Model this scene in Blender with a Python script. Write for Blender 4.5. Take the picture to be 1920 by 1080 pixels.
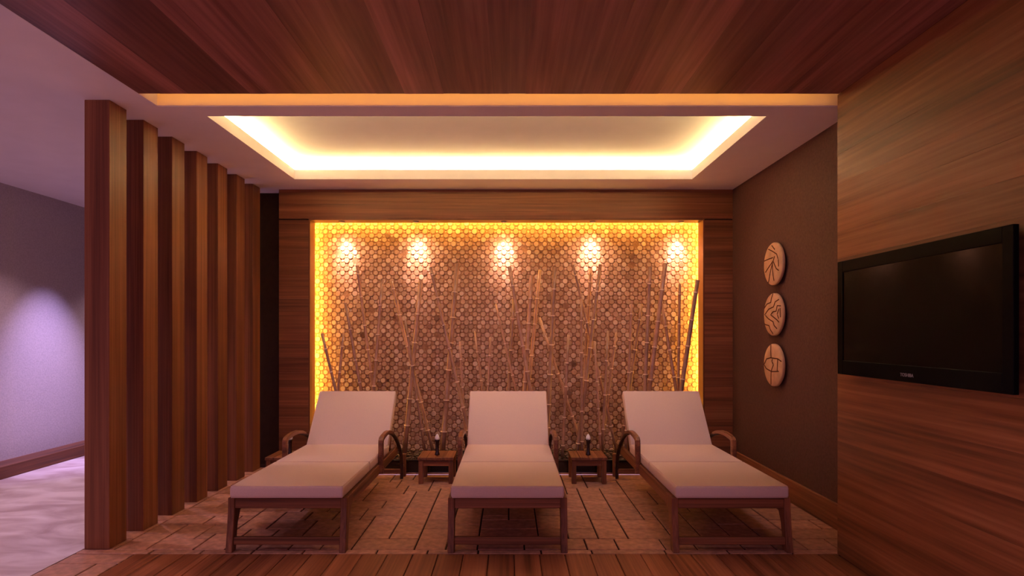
import bpy, bmesh, math, random
from mathutils import Vector, Matrix
random.seed(11)
for o in list(bpy.data.objects): bpy.data.objects.remove(o)
S = bpy.context.scene
COL = S.collection
PI = math.pi

# ------------------------------------------------------------------ camera
cam_d = bpy.data.cameras.new('camera'); cam = bpy.data.objects.new('camera', cam_d); COL.objects.link(cam)
cam.location = (0, 0, 1.246); cam.rotation_euler = (PI/2, 0, 0)
cam_d.sensor_width = 36; cam_d.lens = 36*1130/1920
cam_d.shift_x = 5/1920; cam_d.shift_y = 86/1920
cam_d.clip_start = .05
S.camera = cam

# ------------------------------------------------------------------ world, exposure
w = bpy.data.worlds.new('world'); S.world = w; w.use_nodes = True
bg = w.node_tree.nodes['Background']
bg.inputs['Color'].default_value = (1.0, .51, .78, 1)
bg.inputs['Strength'].default_value = .62
S.view_settings.view_transform = 'Standard'; S.view_settings.look = 'None'
S.view_settings.gamma = 1; S.view_settings.use_curve_mapping = False
S.view_settings.exposure = 0.12

LAV = (.80, .52, .95)
E_TRAY, E_SLOT, E_NICHE = 390.0, 18.0, 78.0
W_SPOT, W_WASH, W_HALL, W_TRAY_FILL, W_NEAR_FILL = 60.0, 370.0, 70.0, 38.0, 78.0

def area_lamp(name, loc, size, power, color, parent=None):
    d = bpy.data.lights.new(name, 'AREA'); d.shape = 'RECTANGLE'; d.size, d.size_y = size
    d.energy = power; d.color = color
    o = bpy.data.objects.new(name, d); COL.objects.link(o); o.location = loc
    if parent: o.parent = parent
    return o

# ------------------------------------------------------------------ helpers
def tag(o, label=None, cat=None, group=None, kind=None):
    if label: o['label'] = label
    if cat: o['category'] = cat
    if group: o['group'] = group
    if kind: o['kind'] = kind
    return o
def link(name, me, mat=None, parent=None):
    o = bpy.data.objects.new(name, me); COL.objects.link(o)
    if mat and not me.materials: me.materials.append(mat)
    if parent: o.parent = parent
    return o
def empty(name, loc=(0,0,0)):
    o = bpy.data.objects.new(name, None); COL.objects.link(o); o.location = loc; o.empty_display_size = .05
    return o
def to_mesh(bm, name, smooth=False):
    me = bpy.data.meshes.new(name); bm.normal_update(); bm.to_mesh(me); bm.free()
    if smooth:
        for p in me.polygons: p.use_smooth = True
    return me
def bm_box(bm, x0, x1, y0, y1, z0, z1, bev=0, seg=1):
    vs = [bm.verts.new((x, y, z)) for x in (x0, x1) for y in (y0, y1) for z in (z0, z1)]
    q = [(0,1,3,2),(4,6,7,5),(0,4,5,1),(2,3,7,6),(0,2,6,4),(1,5,7,3)]
    fs = [bm.faces.new([vs[i] for i in f]) for f in q]
    if bev:
        es = list({e for f in fs for e in f.edges})
        bmesh.ops.bevel(bm, geom=es, offset=bev, segments=seg, affect='EDGES', profile=.5)
def box(name, b, mat, parent=None, bev=0, seg=1, smooth=False):
    bm = bmesh.new(); bm_box(bm, *b, bev=bev, seg=seg)
    return link(name, to_mesh(bm, name, smooth), mat, parent)
def boxes(name, bs, mat, parent=None):
    bm = bmesh.new()
    for b in bs: bm_box(bm, *b)
    return link(name, to_mesh(bm, name), mat, parent)
def prism_x(name, prof, x0, x1, mat, parent=None, bev=0):
    """profile in the YZ plane, pushed out along X"""
    bm = bmesh.new()
    a = [bm.verts.new((x0, y, z)) for y, z in prof]; b = [bm.verts.new((x1, y, z)) for y, z in prof]
    n = len(prof)
    fs = [bm.faces.new(a), bm.faces.new(b[::-1])]
    for i in range(n): fs.append(bm.faces.new((a[i], b[i], b[(i+1)%n], a[(i+1)%n])))
    bmesh.ops.recalc_face_normals(bm, faces=bm.faces)
    if bev: bmesh.ops.bevel(bm, geom=list(bm.edges), offset=bev, segments=1, affect='EDGES')
    return link(name, to_mesh(bm, name), mat, parent)
def sweep_yz(name, path, xc, wx, th, mat, parent=None):
    """rectangular bar bent along a path in the YZ plane; th may vary per point"""
    bm = bmesh.new(); rings = []
    n = len(path)
    for i, (y, z) in enumerate(path):
        a = Vector(path[max(i-1, 0)]); b = Vector(path[min(i+1, n-1)])
        t = (b-a).normalized(); nn = Vector((-t.y, t.x)); h = (th[i] if isinstance(th, list) else th)/2
        c = h*.35
        pts = [(-wx/2+c, -h), (wx/2-c, -h), (wx/2, -h+c), (wx/2, h-c), (wx/2-c, h), (-wx/2+c, h), (-wx/2, h-c), (-wx/2, -h+c)]
        rings.append([bm.verts.new((xc+px, y+nn.x*q, z+nn.y*q)) for px, q in pts])
    for r0, r1 in zip(rings, rings[1:]):
        for k in range(8): bm.faces.new((r0[k], r0[(k+1)%8], r1[(k+1)%8], r1[k]))
    bm.faces.new(rings[0][::-1]); bm.faces.new(rings[-1])
    bmesh.ops.recalc_face_normals(bm, faces=bm.faces)
    return link(name, to_mesh(bm, name), mat, parent)
def bm_tube(bm, pts, rad, n=8, cap=True):
    pts = [Vector(p) for p in pts]; rings = []
    for i, p in enumerate(pts):
        t = (pts[min(i+1, len(pts)-1)]-pts[max(i-1, 0)]).normalized()
        ref = Vector((0,0,1)) if abs(t.z) < .9 else Vector((0,1,0))
        u = t.cross(ref).normalized(); v = t.cross(u)
        r = rad[i] if isinstance(rad, (list, tuple)) else rad
        rings.append([bm.verts.new(p+(u*math.cos(2*PI*k/n)+v*math.sin(2*PI*k/n))*r) for k in range(n)])
    for a, b in zip(rings, rings[1:]):
        for k in range(n): bm.faces.new((a[k], a[(k+1)%n], b[(k+1)%n], b[k]))
    if cap: bm.faces.new(rings[0][::-1]); bm.faces.new(rings[-1])
def tube(name, pts, rad, mat, parent=None, n=8, smooth=True):
    bm = bmesh.new(); bm_tube(bm, pts, rad, n)
    bmesh.ops.recalc_face_normals(bm, faces=bm.faces)
    return link(name, to_mesh(bm, name, smooth), mat, parent)
def lathe(name, prof, mat, parent=None, n=20, loc=(0,0,0)):
    bm = bmesh.new(); rings = []
    for r, z in prof:
        rings.append([bm.verts.new((loc[0]+r*math.cos(2*PI*k/n), loc[1]+r*math.sin(2*PI*k/n), loc[2]+z)) for k in range(n)])
    for a, b in zip(rings, rings[1:]):
        for k in range(n): bm.faces.new((a[k], a[(k+1)%n], b[(k+1)%n], b[k]))
    bm.faces.new(rings[0][::-1]); bm.faces.new(rings[-1])
    bmesh.ops.recalc_face_normals(bm, faces=bm.faces)
    return link(name, to_mesh(bm, name, True), mat, parent)

# ------------------------------------------------------------------ materials
def new_mat(name):
    m = bpy.data.materials.new(name); m.use_nodes = True
    nt = m.node_tree; b = nt.nodes['Principled BSDF']
    return m, nt, b
def N(nt, t, **kw):
    n = nt.nodes.new(t)
    for k, v in kw.items(): setattr(n, k, v)
    return n
def ramp(nt, stops):
    r = N(nt, 'ShaderNodeValToRGB'); e = r.color_ramp.elements
    while len(e) < len(stops): e.new(.5)
    for k, (p, c) in enumerate(stops): e[k].position = p; e[k].color = (*c, 1)
    return r
def wood(name, axis, dark, mid, light, rough=.42, across=7.0, var=.30, bump=.10, bands=0.0):
    m, nt, b = new_mat(name); L = nt.links.new
    tc = N(nt, 'ShaderNodeTexCoord'); oi = N(nt, 'ShaderNodeObjectInfo')
    off = N(nt, 'ShaderNodeVectorMath', operation='MULTIPLY_ADD')
    comb = N(nt, 'ShaderNodeCombineXYZ')
    for s in 'XYZ': L(oi.outputs['Random'], comb.inputs[s])
    L(comb.outputs[0], off.inputs[0]); off.inputs[1].default_value = (37, 53, 71); L(tc.outputs['Object'], off.inputs[2])
    sc1 = [across]*3; sc1['XYZ'.index(axis)] = .22
    sc2 = [across*9]*3; sc2['XYZ'.index(axis)] = 1.2
    m1 = N(nt, 'ShaderNodeMapping'); m1.inputs['Scale'].default_value = sc1; L(off.outputs[0], m1.inputs[0])
    m2 = N(nt, 'ShaderNodeMapping'); m2.inputs['Scale'].default_value = sc2; L(off.outputs[0], m2.inputs[0])
    n1 = N(nt, 'ShaderNodeTexNoise'); n1.inputs['Scale'].default_value = 1; n1.inputs['Detail'].default_value = 5; n1.inputs['Distortion'].default_value = .7
    n2 = N(nt, 'ShaderNodeTexNoise'); n2.inputs['Scale'].default_value = 1; n2.inputs['Detail'].default_value = 3
    L(m1.outputs[0], n1.inputs['Vector']); L(m2.outputs[0], n2.inputs['Vector'])
    mx = N(nt, 'ShaderNodeMath', operation='MULTIPLY_ADD'); L(n2.outputs['Fac'], mx.inputs[0]); mx.inputs[1].default_value = .64
    ad = N(nt, 'ShaderNodeMath', operation='ADD'); L(n1.outputs['Fac'], ad.inputs[0]); ad.inputs[1].default_value = -.32
    L(ad.outputs[0], mx.inputs[2])
    r = ramp(nt, [(.26, dark), (.50, mid), (.74, light)]); L(mx.outputs[0], r.inputs[0])
    hs = N(nt, 'ShaderNodeHueSaturation'); L(r.outputs[0], hs.inputs['Color'])
    mr = N(nt, 'ShaderNodeMapRange'); L(oi.outputs['Random'], mr.inputs[0])
    mr.inputs[3].default_value = 1-var; mr.inputs[4].default_value = 1+var; L(mr.outputs[0], hs.inputs['Value'])
    L(hs.outputs[0], b.inputs['Base Color']); b.inputs['Roughness'].default_value = rough
    b.inputs['Specular IOR Level'].default_value = .3
    bp = N(nt, 'ShaderNodeBump'); bp.inputs['Strength'].default_value = bump; bp.inputs['Distance'].default_value = .01
    L(n2.outputs['Fac'], bp.inputs['Height']); L(bp.outputs[0], b.inputs['Normal'])
    return m
def plain(name, col, rough=.6, spec=.3, noise=0, scale=40, bump=0, metal=0, objvar=0):
    m, nt, b = new_mat(name); L = nt.links.new
    b.inputs['Base Color'].default_value = (*col, 1); b.inputs['Roughness'].default_value = rough
    b.inputs['Specular IOR Level'].default_value = spec; b.inputs['Metallic'].default_value = metal
    tc = N(nt, 'ShaderNodeTexCoord'); n = N(nt, 'ShaderNodeTexNoise'); n.inputs['Scale'].default_value = scale; n.inputs['Detail'].default_value = 4
    L(tc.outputs['Object'], n.inputs['Vector'])
    r = ramp(nt, [(.3, tuple(c*(1-noise) for c in col)), (.7, tuple(min(1, c*(1+noise)) for c in col))])
    L(n.outputs['Fac'], r.inputs[0])
    out = r.outputs[0]
    if objvar:
        oi = N(nt, 'ShaderNodeObjectInfo'); mr = N(nt, 'ShaderNodeMapRange'); L(oi.outputs['Random'], mr.inputs[0])
        mr.inputs[3].default_value = 1-objvar; mr.inputs[4].default_value = 1+objvar
        hs = N(nt, 'ShaderNodeHueSaturation'); L(out, hs.inputs['Color']); L(mr.outputs[0], hs.inputs['Value']); out = hs.outputs[0]
    L(out, b.inputs['Base Color'])
    if bump:
        bp = N(nt, 'ShaderNodeBump'); bp.inputs['Strength'].default_value = bump; bp.inputs['Distance'].default_value = .01
        L(n.outputs['Fac'], bp.inputs['Height']); L(bp.outputs[0], b.inputs['Normal'])
    return m
def glow(name, col, strength):
    m, nt, b = new_mat(name)
    b.inputs['Base Color'].default_value = (*col, 1)
    b.inputs['Emission Color'].default_value = (*col, 1); b.inputs['Emission Strength'].default_value = strength
    return m

WD, WM, WL = (.070, .020, .010), (.185, .060, .027), (.36, .140, .066)
M_wood_y = wood('walnut_lengthwise', 'Y', WD, WM, WL, across=6, var=.22)
M_wood_x = wood('walnut_crosswise', 'X', (.11, .034, .016), (.20, .066, .030), (.32, .118, .054), across=7, var=.13)
M_wood_z = wood('walnut_upright', 'Z', (.11, .034, .016), (.19, .064, .029), (.29, .108, .050), across=11, var=.10)
M_ceil_wood = wood('walnut_ceiling', 'Y', (.130, .046, .040), (.255, .102, .088), (.40, .175, .150), across=4, var=.28)
M_wall_wood = wood('walnut_wall', 'Y', (.115, .036, .015), (.25, .086, .036), (.40, .155, .072), across=5, var=.10)
M_deck = wood('deck_boards', 'Y', (.10, .030, .013), (.24, .080, .034), (.38, .145, .066), across=8, var=.16, rough=.35)
M_teak_y = wood('teak_lengthwise', 'Y', (.10, .034, .016), (.22, .080, .036), (.34, .13, .06), across=14, var=.06)
M_teak_x = wood('teak_crosswise', 'X', (.10, .034, .016), (.22, .080, .036), (.34, .13, .06), across=14, var=.06)
M_teak_z = wood('teak_upright', 'Z', (.10, .034, .016), (.22, .080, .036), (.34, .13, .06), across=14, var=.06)
M_tray = plain('tray_lavender', (.82, .77, .97), .8, .1, .02, 6)  # recess surface tinted more lavender than the ceiling around it
M_slot_glow = plain('slot_glow_tint', (.88, .68, .42), .8, .1, .02, 6)  # orange light of the strip put into the slot's own colour
M_shaded_teak = wood('shaded_teak', 'Y', (.022, .008, .005), (.045, .016, .010), (.07, .026, .015), across=14, var=.05)  # teak darkened to carry the shade on the rear legs
M_white = plain('ceiling_paint', (.88, .82, .90), .8, .1, .02, 6)
M_dark = plain('dark_brown_wallpaper', (.100, .043, .038), .75, .2, .16, 55, .15)
M_black = plain('dark_recess_paint', (.030, .012, .008), .8, .1, .1, 20)
M_hallwall = plain('grey_linen_wallpaper', (.50, .44, .46), .8, .15, .10, 70, .10)
M_seam = plain('mosaic_bed', (.33, .17, .11), .9, .1, .3, 60)
M_grout = plain('grout', (.030, .010, .007), .9, .1, .2, 60)
M_tile = plain('terracotta_stone', (.45, .225, .150), .55, .35, .28, 22, .12, objvar=.16)
M_cush = plain('cream_canvas', (.80, .62, .54), .85, .1, .03, 160, .05)
M_pipe = plain('cream_piping', (.84, .63, .56), .8, .1, .02, 100)
M_gloss_black = plain('gloss_black_plastic', (.004, .004, .005), .3, .02, .05, 10)
M_screen = plain('dark_screen_glass', (.0045, .004, .0035), .10, .07, .05, 3)
M_logo = plain('silver_print', (.34, .32, .42), .4, .5, .02, 30)
M_cane = plain('bamboo_skin', (.46, .25, .17), .2, .6, .22, 14, objvar=.22)
M_node = plain('bamboo_node', (.85, .60, .46), .2, .7, .12, 20)
M_planter = plain('black_lacquer', (.020, .010, .008), .18, .5, .1, 10)
M_trim = plain('steel_trim', (.65, .55, .55), .25, .5, .03, 20, metal=1)
M_pebble = plain('pebbles', (.10, .060, .05), .4, .4, .5, 18)
M_disc = plain('carved_pale_wood', (.72, .44, .26), .6, .25, .16, 14, .1)
M_groove = plain('dark_carving', (.12, .035, .015), .7, .1, .1, 30)
M_vase = plain('dark_glass', (.03, .012, .012), .12, .6, .1, 10)
M_bud = plain('white_petals', (.92, .86, .95), .5, .3, .03, 40)
M_steel = plain('lamp_housing', (.35, .3, .28), .3, .5, .05, 20, metal=1)
M_tray_led = glow('warm_led', (1, .72, .22), E_TRAY)
M_slot_led = glow('amber_led', (1, .50, .06), E_SLOT)
M_niche_led = glow('yellow_led', (1, .52, .06), E_NICHE)
def marble():
    m, nt, b = new_mat('pale_marble'); L = nt.links.new
    tc = N(nt, 'ShaderNodeTexCoord'); mp = N(nt, 'ShaderNodeMapping'); mp.inputs['Scale'].default_value = (1.0, 1.9, 1); mp.inputs['Rotation'].default_value = (0, 0, -.35)
    L(tc.outputs['Object'], mp.inputs[0])
    n = N(nt, 'ShaderNodeTexNoise'); n.inputs['Scale'].default_value = 2.2; n.inputs['Detail'].default_value = 8; n.inputs['Distortion'].default_value = 1.2
    L(mp.outputs[0], n.inputs['Vector'])
    r = ramp(nt, [(.30, (.42, .30, .28)), (.50, (.60, .50, .49)), (.66, (.76, .68, .68))]); L(n.outputs['Fac'], r.inputs[0])
    L(r.outputs[0], b.inputs['Base Color']); b.inputs['Roughness'].default_value = .32; b.inputs['Specular IOR Level'].default_value = .35
    return m
M_marble = marble()
def mosaic_mat():
    m, nt, b = new_mat('stone_mosaic'); L = nt.links.new
    g = N(nt, 'ShaderNodeNewGeometry'); oi = N(nt, 'ShaderNodeObjectInfo')
    a = N(nt, 'ShaderNodeMath', operation='MULTIPLY_ADD'); L(oi.outputs['Random'], a.inputs[0]); a.inputs[1].default_value = 7.31; L(g.outputs['Random Per Island'], a.inputs[2])
    f = N(nt, 'ShaderNodeMath', operation='FRACT'); L(a.outputs[0], f.inputs[0])
    r = ramp(nt, [(0, (.12, .045, .03)), (.015, (.48, .28, .20)), (.55, (.62, .38, .28)), (1, (.80, .56, .47))]); L(f.outputs[0], r.inputs[0])
    tc = N(nt, 'ShaderNodeTexCoord'); n = N(nt, 'ShaderNodeTexNoise'); n.inputs['Scale'].default_value = 60; L(tc.outputs['Object'], n.inputs['Vector'])
    mx = N(nt, 'ShaderNodeMix', data_type='RGBA', blend_type='MULTIPLY'); mx.inputs['Factor'].default_value = .35
    L(r.outputs[0], mx.inputs['A']); L(n.outputs['Color'], mx.inputs['B'])
    L(mx.outputs['Result'], b.inputs['Base Color']); b.inputs['Roughness'].default_value = .5; b.inputs['Specular IOR Level'].default_value = .35
    return m
M_mosaic = mosaic_mat()

# ------------------------------------------------------------------ setting: levels
ZC = 2.60                       # ceiling height
XW, XD = 1.86, 2.095            # panelled wall face, dark alcove wall face
XCOL = -2.47                    # outer line of the columns
XH = -4.553                     # hallway wall
YE = 3.417                      # end of the panelled wall / start of the alcove
YB = 5.65                       # back frame
YR = -1.2                       # how far the room goes on behind the camera

# --- wooden deck
floor = tag(box('floor', (-2.12, XW, YR, YE-.002, -.06, -.024), M_grout), 'floor of reddish brown wooden boards in the foreground', 'floor', kind='structure')
x = -2.118
while x < XW-.02:
    x1 = min(x+.1425, XW-.002)
    box('plank', (x+.0015, x1-.0015, YR, YE-.004, -.024, 0), M_deck, floor, bev=.003)
    x = x1+.0005
# --- tiles
tfloor = tag(boxes('floor', [(XCOL, XD+.02, YE, 5.36, -.06, -.008), (XCOL, -2.122, YR, YE, -.06, -.008), (XCOL, -1.87, 5.36, 5.82, -.06, -.008), (1.80, XD, 5.36, 5.82, -.06, -.008)], M_grout), 'alcove floor paved with brown stone tiles under the loungers', 'floor', kind='structure')
tile_cache = {}
def tile(x0, x1, y0, y1):
    g = .0046; k = (round(x1-x0, 4), round(y1-y0, 4))
    if k not in tile_cache:
        bm = bmesh.new(); bm_box(bm, -k[0]/2+g, k[0]/2-g, -k[1]/2+g, k[1]/2-g, -.014, 0, bev=.003)
        me = to_mesh(bm, 'tile'); me.materials.append(M_tile); tile_cache[k] = me
    o = link('tile', tile_cache[k], None, tfloor)
    o.location = ((x0+x1)/2, (y0+y1)/2, random.uniform(-.0012, .0006))
def pave(X0, X1, Y0, Y1, cx, cy, shapes):
    nx, ny = round((X1-X0)/cx), round((Y1-Y0)/cy); cx, cy = (X1-X0)/nx, (Y1-Y0)/ny
    occ = [[False]*ny for _ in range(nx)]
    for j in range(ny):
        for i in range(nx):
            if occ[i][j]: continue
            sh = shapes[:]; random.shuffle(sh)
            for a, b in sh+[(1, 1)]:
                if i+a <= nx and j+b <= ny and all(not occ[p][q] for p in range(i, i+a) for q in range(j, j+b)):
                    for p in range(i, i+a):
                        for q in range(j, j+b): occ[p][q] = True
                    tile(X0+i*cx, X0+(i+a)*cx, Y0+j*cy, Y0+(j+b)*cy); break
pave(XCOL+.002, XD, 3.483, 5.34, .0915, .0925, [(2, 2), (2, 2), (3, 2), (2, 3), (4, 2), (2, 1), (3, 2), (2, 4)])
pave(XCOL+.002, -1.87, 5.34, 5.63, .15, .145, [(2, 2), (2, 1)]); pave(1.82, XD, 5.34, 5.63, .14, .145, [(2, 1), (1, 1)])
xx = XCOL+.002
while xx < XD-.02:
    x1 = min(xx+random.choice((.29, .36, .42)), XD)
    if XD-x1 < .1: x1 = XD
    tile(xx, x1, YE, 3.483); xx = x1
pave(XCOL+.002, -2.122, 2.55, YE, .116, .145, [(2, 2), (1, 1), (2, 1), (1, 2), (3, 1)])
# --- hallway marble
tag(box('floor', (XH-.2, XCOL, YR, 9.2, -.06, -.001), M_marble), 'pale veined marble floor of the hallway beyond the columns', 'floor', kind='structure')

# --- white ceiling with its tray
TX0, TX1, TY0, TY1 = -1.88, 1.60, 3.75, 5.276
cz = ZC+.084
ceil = tag(boxes('ceiling', [
    (-2.47, XD+.1, 3.583, TY0, ZC, cz), (-2.47, XD+.1, TY1, 6.0, ZC, cz), (-2.47, TX0, TY0, TY1, ZC, cz), (TX1, XD+.1, TY0, TY1, ZC, cz),
    (XH-.2, -2.47, YR, 9.2, ZC, cz), (-2.47, -2.09, YR, 3.583, ZC, cz),
    ], M_white), 'white plaster ceiling with a lit recessed tray over the loungers', 'ceiling', kind='structure')
boxes('slot_lining', [(-2.09, XD+.1, 3.578, 3.583, ZC+.003, ZC+.20), (-2.10, -2.09, 3.2, 3.583, cz, ZC+.20), (-2.10, XD+.1, 3.2, 3.60, ZC+.20, ZC+.22)], M_slot_glow, ceil)
c = .16; th = ZC+.17
boxes('tray_recess', [(TX0-c-.02, TX1+c+.02, TY0-c-.02, TY1+c+.02, th, th+.02),
    (TX0-c-.02, TX0-c, TY0-c, TY1+c, cz, th), (TX1+c, TX1+c+.02, TY0-c, TY1+c, cz, th),
    (TX0-c, TX1+c, TY0-c-.02, TY0-c, cz, th), (TX0-c, TX1+c, TY1+c, TY1+c+.02, cz, th)], M_tray, ceil)
# --- wooden ceiling
wc = tag(box('ceiling', (-2.09, XW+.3, YR, 3.395, ZC+.012, ZC+.03), M_black), 'lowered ceiling of dark walnut boards running away from the camera', 'ceiling', kind='structure')
x = -2.09
while x < XW:
    wd = random.choice((.09, .12, .14, .16, .19, .22)); x1 = min(x+wd, XW)
    if XW-x1 < .05: x1 = XW
    ys = [YR, 3.40]
    for a, b in zip(ys, ys[1:]):
        box('plank', (x, x1-.0006, a, b-.0006, ZC+random.uniform(0, .0012), ZC+.012), M_ceil_wood, wc)
    x = x1
# --- panelled wall with the television
wr = tag(box('wall_right', (XW+.012, XD+.12, YR, YE-.012, -.06, ZC+.22), M_dark), 'right wall clad in horizontal walnut boards behind the television', 'wall', kind='structure')
z = 0.0
while z < ZC:
    h = random.choice((.12, .15, .17, .20)); z1 = min(z+h, ZC)
    if ZC-z1 < .06: z1 = ZC
    ys = [YR, YE]
    for a, b in zip(ys, ys[1:]):
        box('plank', (XW+random.uniform(0, .001), XW+.012, a, b-.0005, z, z1-.0006), M_wall_wood, wr)
    z = z1
box('end_board', (XW+.001, XD, YE-.012, YE, 0, ZC), M_wood_z, wr)
# --- dark alcove wall and skirting
tag(box('wall_alcove', (XD, XD+.12, YE, 6.05, -.06, ZC+.02), M_dark), 'dark brown papered side wall of the alcove holding three discs', 'wall', kind='structure')
tag(box('baseboard_right', (XD-.022, XD, YE+.001, YB, 0, .165), M_wood_y, bev=.003), 'tall walnut skirting board below the dark alcove wall', 'baseboard', kind='structure')
# --- back wall: walnut frame round a lit niche
NX0, NX1, NZ = -1.87, 1.817, 2.314
FX0 = -2.16
wb = tag(boxes('wall_back', [(FX0+.002, -1.90, YB+.014, 5.79, 0, ZC), (1.847, XD, YB+.014, 5.79, 0, ZC), (-1.90, 1.847, YB+.014, 5.79, NZ+.03, ZC)], M_black), 'walnut clad back wall framing the glowing mosaic niche', 'wall', kind='structure')
def frame_planks(x0, x1, z0, z1):
    z = z0
    while z < z1-.001:
        h = random.choice((.11, .14, .165, .19)); zz = min(z+h, z1)
        if z1-zz < .05: zz = z1
        box('plank', (x0, x1, YB+random.uniform(0, .0012), YB+.014, z, zz-.0007), M_wood_x, wb); z = zz
frame_planks(FX0, NX0-.012, 0, NZ); frame_planks(NX1+.012, XD, 0, NZ); frame_planks(FX0, XD, NZ+.012, ZC)
box('reveal_board', (NX0-.012, NX0, YB, 5.80, 0, NZ+.012), M_wood_z, wb)
box('reveal_board', (NX1, NX1+.012, YB, 5.80, 0, NZ+.012), M_wood_z, wb)
box('reveal_board', (NX0, NX1, YB, 5.80, NZ, NZ+.012), M_wood_x, wb)
tag(boxes('wall_recess', [(XCOL-.10, FX0-.001, 5.80, 5.86, -.02, ZC), (XCOL-.10, XCOL, 5.86, 9.2, -.02, ZC)], M_black), 'narrow dark wall between the columns and the walnut frame', 'wall', kind='structure')
# --- mosaic
wm = tag(boxes('wall_mosaic', [(-2.04, 1.98, 5.91, 5.96, 0, 2.50), (-2.06, -2.04, 5.80, 5.96, 0, 2.50), (1.98, 2.0, 5.80, 5.96, 0, 2.50), (-2.06, 2.0, 5.80, 5.96, 2.50, 2.52)], M_seam),
         'niche wall covered with small pale stone mosaic pieces', 'wall', kind='structure')
def piece(bm, x, z, r, d, n, rot):
    y0 = 5.912
    a = [bm.verts.new((x+r*math.cos(rot+2*PI*k/n), y0, z+r*math.sin(rot+2*PI*k/n))) for k in range(n)]
    b = [bm.verts.new((x+.86*r*math.cos(rot+2*PI*k/n), y0-d, z+.86*r*math.sin(rot+2*PI*k/n))) for k in range(n)]
    for k in range(n): bm.faces.new((a[k], a[(k+1)%n], b[(k+1)%n], b[k]))
    bm.faces.new(b)
pc = .0405; NR, NC = int(2.46/pc), int(4.0/pc); small = bmesh.new(); mos_cache = []
for k in range(6):
    bm = bmesh.new(); n = 8 if k < 4 else 6
    rr = .0245+.0009*k if k < 4 else .019
    piece(bm, 0, 0, rr, 0.007+.001*k, n, PI/8*(k % 2)); bmesh.ops.recalc_face_normals(bm, faces=bm.faces)
    me = to_mesh(bm, 'mosaic_piece'); me.materials.append(M_mosaic); mos_cache.append(me)
cnt = 0
for j in range(NR):
    zc = 2.47-(j+.5)*pc
    for i in range(NC):
        xc = -2.02+(i+.5+.10*math.sin(j*2.1))*pc+random.uniform(-.003, .003)
        if random.random() < .012: continue
        if cnt < 300 and 1.60 < zc < 2.29 and abs(xc+.05) < 1.9 and (i+j) % 2 == 0 and random.random() < .8 and abs(xc) < .42+.0*zc:
            o = link('mosaic_piece', random.choice(mos_cache[:4]), None, wm); o.location = (xc, 0, zc); cnt += 1
        elif (i+j) % 2 == 0: piece(small, xc, zc, random.uniform(.0235, .0280), random.uniform(.007, .011), 8, random.choice((0, PI/8)))
        else: piece(small, xc, zc, random.uniform(.010, .0145), random.uniform(.003, .007), random.choice((4, 6)), random.choice((0, PI/4)))
bmesh.ops.recalc_face_normals(small, faces=small.faces)
tag(link('mosaic_field', to_mesh(small, 'mosaic_field'), M_mosaic, wm), kind='stuff')
# --- hallway
tag(box('wall_left', (XH-.15, XH, YR, 9.2, -.06, ZC+.02), M_hallwall), 'grey papered hallway wall with a violet pool of light', 'wall', kind='structure')
tag(box('wall_far', (XH, XCOL-.1, 9.0, 9.15, -.06, ZC+.02), M_hallwall), 'grey papered wall closing the far end of the hallway', 'wall', kind='structure')
tag(box('baseboard_left', (XH, XH+.21, YR, 9.0, -.001, .107), M_wood_y, bev=.004), 'broad walnut kerb along the foot of the hallway wall', 'baseboard', kind='structure')

# ------------------------------------------------------------------ built-in lights and added fill lamps
def strip(label, b, mat, up=True):
    f = box('led_strip', (b[0], b[1], b[2], b[3], b[4], b[5]-.002), M_white if up else mat)
    if up: box('diffuser', (b[0]+.002, b[1]-.002, b[2]+.002, b[3]-.002, b[5]-.002, b[5]), mat, f)
    return tag(f, label, 'light strip', 'hidden light strips')
zs = cz+.001
strip('warm light strip hidden behind the back lip of the ceiling tray', (TX0-.08, TX1+.08, TY1+.085, TY1+.105, zs, zs+.014), M_tray_led)
strip('warm light strip hidden behind the front lip of the ceiling tray', (TX0-.08, TX1+.08, TY0-.105, TY0-.085, zs, zs+.014), M_tray_led)
strip('warm light strip hidden behind the left lip of the ceiling tray', (TX0-.105, TX0-.085, TY0-.07, TY1+.07, zs, zs+.014), M_tray_led)
strip('warm light strip hidden behind the right lip of the ceiling tray', (TX1+.085, TX1+.105, TY0-.07, TY1+.07, zs, zs+.014), M_tray_led)
strip('amber light strip above the end of the walnut ceiling', (-2.08, XW-.01, 3.33, 3.345, ZC+.031, ZC+.045), M_slot_led, False)
strip('yellow light strip hidden behind the top edge of the mosaic niche', (-1.92, 1.87, 5.815, 5.83, NZ+.05, NZ+.07), M_niche_led, False)
strip('yellow light strip hidden behind the left edge of the mosaic niche', (NX0-.07, NX0-.05, 5.815, 5.83, .10, NZ+.04), M_niche_led, False)
strip('yellow light strip hidden behind the right edge of the mosaic niche', (NX1+.05, NX1+.07, 5.815, 5.83, .10, NZ+.04), M_niche_led, False)
names = ['leftmost', 'second from the left', 'middle', 'second from the right', 'rightmost']
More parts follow.
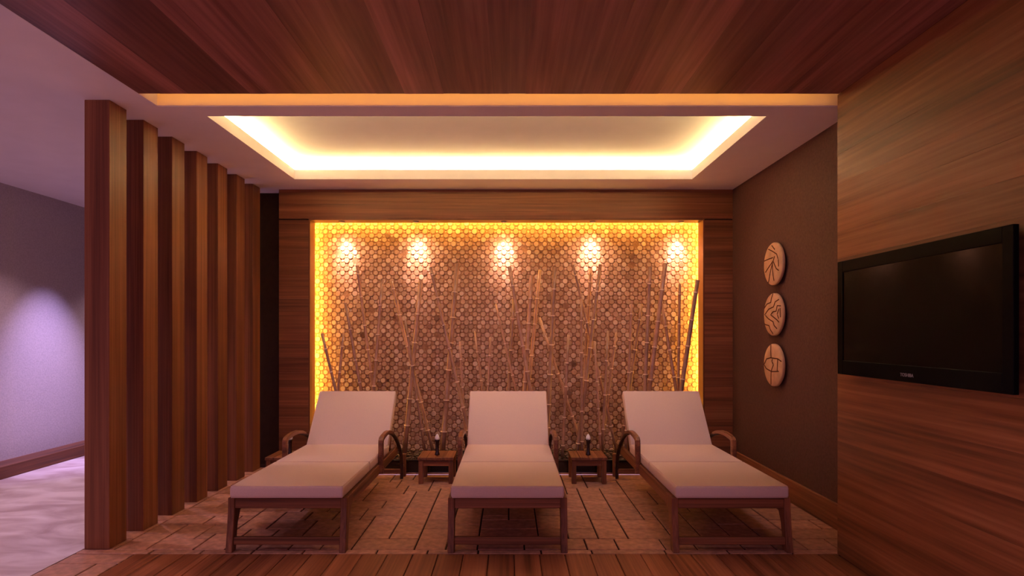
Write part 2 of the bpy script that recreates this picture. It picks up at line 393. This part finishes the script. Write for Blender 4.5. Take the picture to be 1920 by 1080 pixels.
for k, x in enumerate((-1.593, -.888, -.052, .794, 1.634)):
    f = lathe('niche_spotlight', [(.026, 0), (.030, .004), (.030, .010), (.026, .010)], M_steel, n=16)
    f.location = (x, 5.735, NZ-.0105)
    tag(f, f'small recessed spotlight under the niche top, {names[k]} of five', 'spotlight', 'spotlights over the mosaic')
    d = bpy.data.lights.new('lamp', 'SPOT'); d.energy = W_SPOT; d.color = (1, .62, .46); d.spot_size = math.radians(46); d.spot_blend = 1; d.shadow_soft_size = .012
    o = bpy.data.objects.new('lamp', d); COL.objects.link(o); o.parent = f; o.location = (0, 0, -.006)
    o.rotation_euler = (math.radians(31), 0, 0)
    d = bpy.data.lights.new('lamp', 'SPOT'); d.energy = W_SPOT*.22; d.color = (1, .60, .36); d.spot_size = math.radians(110); d.spot_blend = 1; d.shadow_soft_size = .012
    o = bpy.data.objects.new('lamp', d); COL.objects.link(o); o.parent = f; o.location = (0, 0, -.006); o.rotation_euler = (math.radians(18), 0, 0)
def downlight(label, x, y, power, size, blend, color, tilt=(0, 0)):
    f = lathe('downlight', [(.045, 0), (.05, .004), (.05, .010), (.045, .010)], M_steel, n=20)
    f.location = (x, y, ZC-.0105); tag(f, label, 'downlight', 'recessed downlights')
    d = bpy.data.lights.new('lamp', 'SPOT'); d.energy = power; d.color = color; d.spot_size = math.radians(size); d.spot_blend = blend; d.shadow_soft_size = .03
    o = bpy.data.objects.new('lamp', d); COL.objects.link(o); o.parent = f; o.location = (0, 0, -.006); o.rotation_euler = (tilt[0], tilt[1], 0)
VIO = (.62, .45, 1.0)
downlight('recessed violet downlight washing the hallway wall beside the columns', -3.70, 5.90, W_WASH, 52, 1, VIO, (0, .34))
for k, y in enumerate((1.0, 2.2, 3.95, 5.25, 7.0)):
    downlight(f'recessed hallway downlight, number {("one","two","three","four","five")[k]} counted away from the camera', -3.6, y, W_HALL, 106, .5, (1.0, .62, .74))

for k, x in enumerate((-1.27, -.01, 1.27)):  # added lamps, out of view, to brighten the loungers from overhead
    f = lathe('downlight', [(.055, 0), (.06, .004), (.06, .010), (.055, .010)], M_steel, n=20)
    f.location = (x, 3.82, th-.0105); tag(f, f'unseen fill downlight added inside the ceiling tray above the {("left", "middle", "right")[k]} lounger', 'downlight', 'recessed downlights')
    d = bpy.data.lights.new('lamp', 'SPOT'); d.energy = W_TRAY_FILL; d.color = (1, .70, .88); d.spot_size = math.radians(88); d.spot_blend = 1; d.shadow_soft_size = .05
    o = bpy.data.objects.new('lamp', d); COL.objects.link(o); o.parent = f; o.location = (0, 0, -.006); o.rotation_euler = (.58, 0, 0)

for k, (x, y) in enumerate(((-1.0, .5), (.9, .5), (-1.0, 1.9), (.9, 1.9))):  # added unseen lamps that fill the foreground and right wall with light
    downlight(f'unseen fill downlight added in the walnut ceiling, {("near left", "near right", "far left", "far right")[k]} of four before the alcove', x, y, W_NEAR_FILL, 80, .8, (1, .66, .80))

# ------------------------------------------------------------------ columns
ords = ['first', 'second', 'third', 'fourth', 'fifth', 'sixth', 'seventh']
for k in range(7):
    y = 3.485+.325*k
    o = box('column', (-2.458, -2.313, y, y+.158, 0, ZC), M_wood_z, bev=.002)
    tag(o, f'square walnut column from floor to ceiling, {ords[k]} in the row counted from the camera', 'column', 'row of walnut columns')

# ------------------------------------------------------------------ sun loungers
def cushion(name, w0, y0, y1, z0, z1, parent, mtx=None):
    bm = bmesh.new(); bm_box(bm, -w0, w0, y0, y1, z0, z1, bev=.016, seg=3)
    if mtx: bmesh.ops.transform(bm, matrix=mtx, verts=bm.verts)
    o = link(name, to_mesh(bm, name, True), M_cush, parent)
    i = .009; pts = [(-w0+i, y0+i), (w0-i, y0+i), (w0-i, y1-i), (-w0+i, y1-i)]
    bm = bmesh.new()
    for zz in (z1-.004, z0+.004):
        loop = []
        for q in range(4):
            a = Vector(pts[q]); b = Vector(pts[(q+1) % 4])
            for s in range(6): loop.append((*(a+(b-a)*s/6), zz))
        bm_tube(bm, loop+[loop[0]], .0034, 6, cap=False)
    if mtx: bmesh.ops.transform(bm, matrix=mtx, verts=bm.verts)
    link('piping', to_mesh(bm, 'piping', True), M_pipe, o)
    return o
def lounger():
    r = empty('sun_lounger')
    for s in (-1, 1):
        prof = [(0, .305), (0, .245), (-.010, .16), (-.022, .08), (-.034, 0), (.020, 0), (.030, .07), (.046, .15), (.078, .215), (.135, .25), (.135, .305)]
        a, b = sorted((s*.304, s*.342))
        prism_x('leg', prof, a, b, M_teak_z, r, bev=.003)
        a, b = sorted((s*.308, s*.338))
        box('side_rail', (a, b, .12, 1.60, .235, .305), M_teak_y, r, bev=.004)
        path = [(.895, .24), (.895, .452), (.898, .472), (.912, .484), (.96, .493), (1.05, .500), (1.14, .497), (1.23, .482), (1.30, .463)]
        sweep_yz('armrest', path, s*.346, .036, [.034, .034, .034, .034, .032, .030, .028, .024, .018], M_teak_y, r)
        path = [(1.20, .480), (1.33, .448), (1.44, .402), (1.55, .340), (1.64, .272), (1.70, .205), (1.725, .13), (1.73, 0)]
        sweep_yz('rear_leg', path, s*.346, .026, .020, M_shaded_teak, r)
        box('rear_post', (s*.346-.022, s*.346+.022, 1.80, 1.835, 0, .20), M_teak_z, r, bev=.005)
        box('rear_tie', (s*.346-.011, s*.346+.011, 1.73, 1.81, .09, .115), M_teak_y, r)
    box('apron', (-.306, .306, .006, .036, .243, .300), M_teak_x, r, bev=.004)
    box('stretcher', (-.306, .306, -.014, .016, .040, .083), M_teak_x, r, bev=.004)
    box('rear_stretcher', (-.340, .340, 1.715, 1.738, .05, .085), M_teak_x, r, bev=.003)
    for k in range(11):
        y = .09+k*.115; box('slat', (-.309, .309, y, y+.07, .286, .304), M_teak_x, r)
    cushion('leg_cushion', .325, -.022, .64, .308, .378, r)
    cushion('seat_cushion', .325, .645, 1.30, .308, .378, r)
    ang = math.atan2(.40, .34)
    m = Matrix.Translation((0, 1.262, .372)) @ Matrix.Rotation(ang, 4, 'X')
    cushion('back_cushion', .322, .0, .525, -.070, 0, r, m)
    bm = bmesh.new()
    for s in (-1, 1): bm_box(bm, *sorted((s*.270, s*.305)), 0, .51, -.105, -.073)
    for yy in (.03, .15, .27, .39, .475): bm_box(bm, -.27, .27, yy, yy+.035, -.100, -.078)
    bmesh.ops.transform(bm, matrix=m, verts=bm.verts)
    link('back_frame', to_mesh(bm, 'back_frame'), M_teak_x, r)
    for s in (-1, 1):
        tube('prop', [(s*.285, 1.50, .27), (s*.285, 1.60, .55)], .010, M_teak_z, r)
    return r
def copy_tree(o, parent=None):
    c = o.copy(); COL.objects.link(c); c.parent = parent
    for ch in o.children: copy_tree(ch, c)
    return c
L0 = lounger()
lab = ['wooden sun lounger with cream cushions beside the row of columns', 'wooden sun lounger with cream cushions standing between the two small side tables', 'wooden sun lounger with cream cushions beside the dark wall with discs']
for k, x in enumerate((-1.272, -.010, 1.272)):
    o = L0 if k == 0 else copy_tree(L0)
    o.location = (x, 3.455, 0); tag(o, lab[k], 'sun lounger', 'cushioned sun loungers')

# ------------------------------------------------------------------ side tables and vases
def side_table():
    r = empty('side_table')
    for k in range(4):
        a = -.15+k*.0752; box('slat', (a, a+.0735, -.15, .15, .198, .221), M_teak_y, r, bev=.002)
    for sx in (-1, 1):
        for sy in (-1, 1):
            box('leg', (sx*.125-.019, sx*.125+.019, sy*.125-.019, sy*.125+.019, 0, .198), M_teak_z, r, bev=.003)
        box('apron', (sx*.125-.010, sx*.125+.010, -.106, .106, .150, .198), M_teak_y, r)
        box('apron', (-.106, .106, sx*.125-.010, sx*.125+.010, .150, .198), M_teak_x, r)
    return r
def vase():
    r = empty('bud_vase')
    lathe('vase_body', [(.019, 0), (.022, .004), (.020, .012), (.014, .03), (.014, .09), (.017, .115), (.022, .128), (.020, .131), (.010, .128)], M_vase, r)
    b = lathe('flower_bud', [(.006, .122), (.017, .130), (.021, .140), (.019, .152), (.012, .166), (.005, .176), (.001, .179)], M_bud, r)
    tube('stem', [(0, 0, .05), (0, 0, .126)], .003, M_vase, b)
    return r
T0 = side_table(); V0 = vase()
tl = ['low square wooden side table between the left and middle loungers', 'low square wooden side table between the middle and right loungers', 'low wooden side table half hidden behind the left lounger, next to the columns']
vl = ['slim dark vase with a white bud on the table left of the middle lounger', 'slim dark vase with a white bud on the table right of the middle lounger', 'slim dark vase with a white bud on the table by the columns']
for k, x in enumerate((-.610, .662, -1.875)):
    t = T0 if k == 0 else copy_tree(T0); t.location = (x, 5.14, 0); tag(t, tl[k], 'side table', 'low wooden side tables')
    v = V0 if k == 0 else copy_tree(V0); v.location = (x+(0, .005, .02)[k], 5.10, .2212); tag(v, vl[k], 'vase', 'bud vases on the side tables')

# ------------------------------------------------------------------ planter and bamboo
pl = tag(empty('planter', (0, 5.35, 0)), 'long low black planter under the mosaic wall holding bamboo canes', 'planter')
def pbox(n, b, m, bev=0): return box(n, (b[0], b[1], b[2]-5.35, b[3]-5.35, b[4], b[5]), m, pl, bev)
pbox('trough', (NX0+.004, NX1-.004, 5.35, 5.895, 0, .112), M_planter, .004)
pbox('rim', (NX0+.004, NX1-.004, 5.345, 5.375, .112, .130), M_planter, .003)
pbox('base_trim', (NX0+.004, NX1-.004, 5.337, 5.35, .002, .018), M_trim)
bm = bmesh.new()
for k in range(900):
    x, y = random.uniform(NX0+.03, NX1-.03), random.uniform(5.40, 5.87); r = random.uniform(.008, .017)
    mt = Matrix.Translation((x, y-5.35, 0.112+r*.4)) @ Matrix.Diagonal((1.2, 1, .7, 1))
    bmesh.ops.create_icosphere(bm, subdivisions=1, radius=r, matrix=mt)
tag(link('pebble_bed', to_mesh(bm, 'pebble_bed', True), M_pebble, pl), kind='stuff')
CANES = [
    (-1.679, 1.251, -1.409, 5.40, .012), (-1.517, 1.256, -1.629, 5.52, .012), (-1.479, 1.525, -1.231, 5.44, .013), (-1.404, 1.876, -1.179, 5.56, .014),
    (-1.154, 1.746, -1.281, 5.48, .015), (-1.095, 1.734, -.705, 5.60, .014), (-.932, 1.370, -.747, 5.40, .010), (-.811, 1.739, -.962, 5.52, .019),
    (-.712, 1.848, -.312, 5.44, .014), (-.482, 1.895, -.619, 5.56, .021), (-.451, 1.178, -.391, 5.48, .010), (-.322, 1.276, -.173, 5.60, .009),
    (-.167, 1.213, -.225, 5.40, .010), (-.125, 1.520, .198, 5.545, .010), (.000, 1.853, .294, 5.43, .016), (.042, 1.571, -.040, 5.605, .014),
    (.202, 1.779, .103, 5.487, .018), (.278, 1.400, .699, 5.60, .012), (.287, 1.848, .121, 5.66, .015), (.419, 1.857, .337, 5.52, .018),
    (.534, 1.241, .479, 5.44, .012), (.590, 1.881, .999, 5.56, .012), (.655, 1.566, .661, 5.48, .012), (.768, 1.865, .669, 5.68, .014),
    (.765, 1.179, .823, 5.40, .009), (.834, 1.881, .619, 5.52, .016), (.891, 1.275, .837, 5.44, .012), (1.004, 1.261, .863, 5.66, .011),
    (1.111, 1.518, 1.058, 5.48, .013), (1.229, 1.524, 1.032, 5.60, .013), (1.260, 1.843, 1.187, 5.398, .017), (1.402, 1.520, 1.631, 5.54, .014),
    (1.413, 1.886, 1.188, 5.458, .020), (1.584, 1.709, 1.560, 5.605, .013), (1.712, 1.736, 1.474, 5.48, .019)]
def ordinal(n): return f"{n}{'th' if 10 <= n % 100 <= 20 else {1:'st',2:'nd',3:'rd'}.get(n % 10,'th')}"
for k, (xt, zt, xb, y, r) in enumerate(CANES):
    r *= 1.22
    top, base = Vector((xt-xb, 0, zt-.134)), Vector((0, 0, 0)); ln = top.length; u = top.normalized()
    joints = []; q = random.uniform(.10, .28)
    while q < ln-.07: joints.append(q); q += random.uniform(.20, .31)
    stops = [(0, r)]; jig = 0
    for q in joints:
        tr = r*(1-.18*q/ln)
        stops += [(q-.012, tr*.97), (q-.004, tr*1.08), (q+.004, tr*1.08), (q+.012, tr*.96)]
    stops.append((ln, r*.84))
    bm = bmesh.new(); bm_tube(bm, [u*s for s, _ in stops], [a for _, a in stops], 10)
    bmesh.ops.recalc_face_normals(bm, faces=bm.faces)
    o = link('bamboo_cane', to_mesh(bm, 'bamboo_cane', True), M_cane); o.location = (xb, y, .134)
    size = 'thick' if r >= .0207 else ('slim' if r >= .0152 else 'thin')
    tall = 'tall' if zt > 1.65 else ('half-height' if zt > 1.3 else 'short')
    lean = 'left' if xt < xb else 'right'
    tag(o, f'{size} {tall} bamboo cane leaning {lean}, its tip {ordinal(k+1)} from the left along the mosaic', 'bamboo cane', 'bamboo canes in the planter')
    for q in joints:
        rr = r*(1-.18*q/ln)*1.27; p = u*q
        tube('node', [p-u*.005, p-u*.003, p+u*.003, p+u*.005], [rr*.94, rr, rr, rr*.94], M_node, o, n=10)

# ------------------------------------------------------------------ carved discs on the dark wall
DISC = [
    ('pale round carved wall disc with leaf veins, topmost of three', 1.79, (203, 197), [
        [(133,162),(175,158),(210,156)], [(212,178),(180,210),(148,242)], [(208,188),(192,240),(176,300),(170,318)], [(206,192),(208,250),(216,312)], [(212,182),(235,235),(252,250)], [(172,90),(205,112),(238,140),(250,180),(252,225)], [(198,72),(222,105)], [(222,150),(212,178)]]),
    ('pale round carved wall disc with zigzag waves, middle of three', 1.397, (203, 538), [
        [(206,398),(196,430),(192,456),(160,464),(136,490)], [(252,442),(226,456),(214,488),(176,500),(142,536),(174,566),(212,588),(218,612),(238,634)],
        [(266,486),(242,482),(234,518),(210,520),(192,540),(214,556),(240,576),(254,592)], [(136,602),(178,612),(188,640),(208,668)], [(254,505),(242,538),(252,568)], [(262,500),(264,560)]]),
    ('pale round carved wall disc with a cracked shell pattern, lowest of three', 1.003, (203, 882), [
        [(190,742),(192,790),(196,832)], [(196,832),(158,844),(135,884),(154,910),(200,926),(252,918)], [(196,834),(245,836),(270,852)], [(206,842),(202,856),(214,880),(202,906),(196,930)], [(196,930),(192,1014)], [(246,838),(242,916)]]),
]
for label, zc, (cx, cy), lines in DISC:
    t = tag(empty('wall_disc', (XD, 4.69, zc)), label, 'wall disc', 'carved discs on the dark wall')
    R = .166; n = 48
    bm = bmesh.new(); prof = [(.10, -.012), (R-.012, -.016), (R, -.024), (R, -.040), (R-.006, -.046), (R*.6, -.049), (.0005, -.050)]
    rings = [[bm.verts.new((xo, rr*math.cos(2*PI*k/n), rr*math.sin(2*PI*k/n))) for k in range(n)] for rr, xo in prof]
    for a, b in zip(rings, rings[1:]):
        for k in range(n): bm.faces.new((a[k], a[(k+1)%n], b[(k+1)%n], b[k]))
    bm.faces.new(rings[0]); bm.faces.new(rings[-1][::-1]); bmesh.ops.recalc_face_normals(bm, faces=bm.faces)
    link('disc_face', to_mesh(bm, 'disc_face', True), M_disc, t)
    lathe_bm = bmesh.new(); bmesh.ops.create_cone(lathe_bm, segments=16, radius1=.03, radius2=.03, depth=.014, cap_ends=True, matrix=Matrix.Translation((-.007, 0, 0)) @ Matrix.Rotation(PI/2, 4, 'Y'))
    link('wall_fixing', to_mesh(lathe_bm, 'wall_fixing'), M_steel, t)
    for ls in lines:
        pts = []
        P = [((x-cx)/73, (cy-y)/143) for x, y in ls]
        for a, b in zip(P, P[1:]):
            for s in range(4): pts.append((a[0]+(b[0]-a[0])*s/4, a[1]+(b[1]-a[1])*s/4))
        pts.append(P[-1]); q = []
        for uu, vv in pts:
            rad = math.hypot(uu, vv)
            if rad > .97: uu, vv = uu*.97/rad, vv*.97/rad; rad = .97
            xo = -.050+.001*rad/.6 if rad < .6 else -.049+.003*(rad-.6)/.36
            q.append((xo, -uu*R, vv*R))
        tube('carved_line', q, .0044, M_groove, t, n=6)

# ------------------------------------------------------------------ television
TVX = 1.795; Y0, Y1, Z0, Z1 = 2.146, 3.298, 1.028, 1.638
tv = tag(empty('television', (TVX, (Y0+Y1)/2, (Z0+Z1)/2)), 'wide black flat screen television mounted on the panelled right wall', 'television')
hw, hh = (Y1-Y0)/2, (Z1-Z0)/2
box('back_shell', (.012, .040, -hw+.03, hw-.03, -hh+.03, hh-.03), M_gloss_black, tv, bev=.006)
box('wall_bracket', (.040, XW-TVX, -.2, .2, -.15, .15), M_gloss_black, tv)
bz = bmesh.new(); bw, bt, bb = .050, .060, .075
for b in ((0, .022, -hw, -hw+bw, -hh, hh), (0, .022, hw-bw, hw, -hh, hh), (0, .022, -hw+bw, hw-bw, hh-bt, hh), (0, .022, -hw+bw, hw-bw, -hh, -hh+bb)): bm_box(bz, *b, bev=.002)
fr = link('bezel', to_mesh(bz, 'bezel'), M_gloss_black, tv)
box('screen', (.005, .015, -hw+bw-.001, hw-bw+.001, -hh+bb-.001, hh-bt+.001), M_screen, tv)
fc = bpy.data.curves.new('logo', 'FONT'); fc.body = 'TOSHIBA'; fc.size = .022; fc.align_x = 'CENTER'; fc.align_y = 'CENTER'; fc.extrude = .0006
fo = bpy.data.objects.new('logo_tmp', fc); COL.objects.link(fo)
bpy.context.view_layer.update()
me = bpy.data.meshes.new_from_object(fo.evaluated_get(bpy.context.evaluated_depsgraph_get()))
bpy.data.objects.remove(fo)
me.transform(Matrix(((0, 0, -1, 0), (-1, 0, 0, 0), (0, 1, 0, 0), (0, 0, 0, 1))))
lg = link('logo_lettering', me, M_logo, fr); lg.location = (-.0006, .0, -hh+.031)
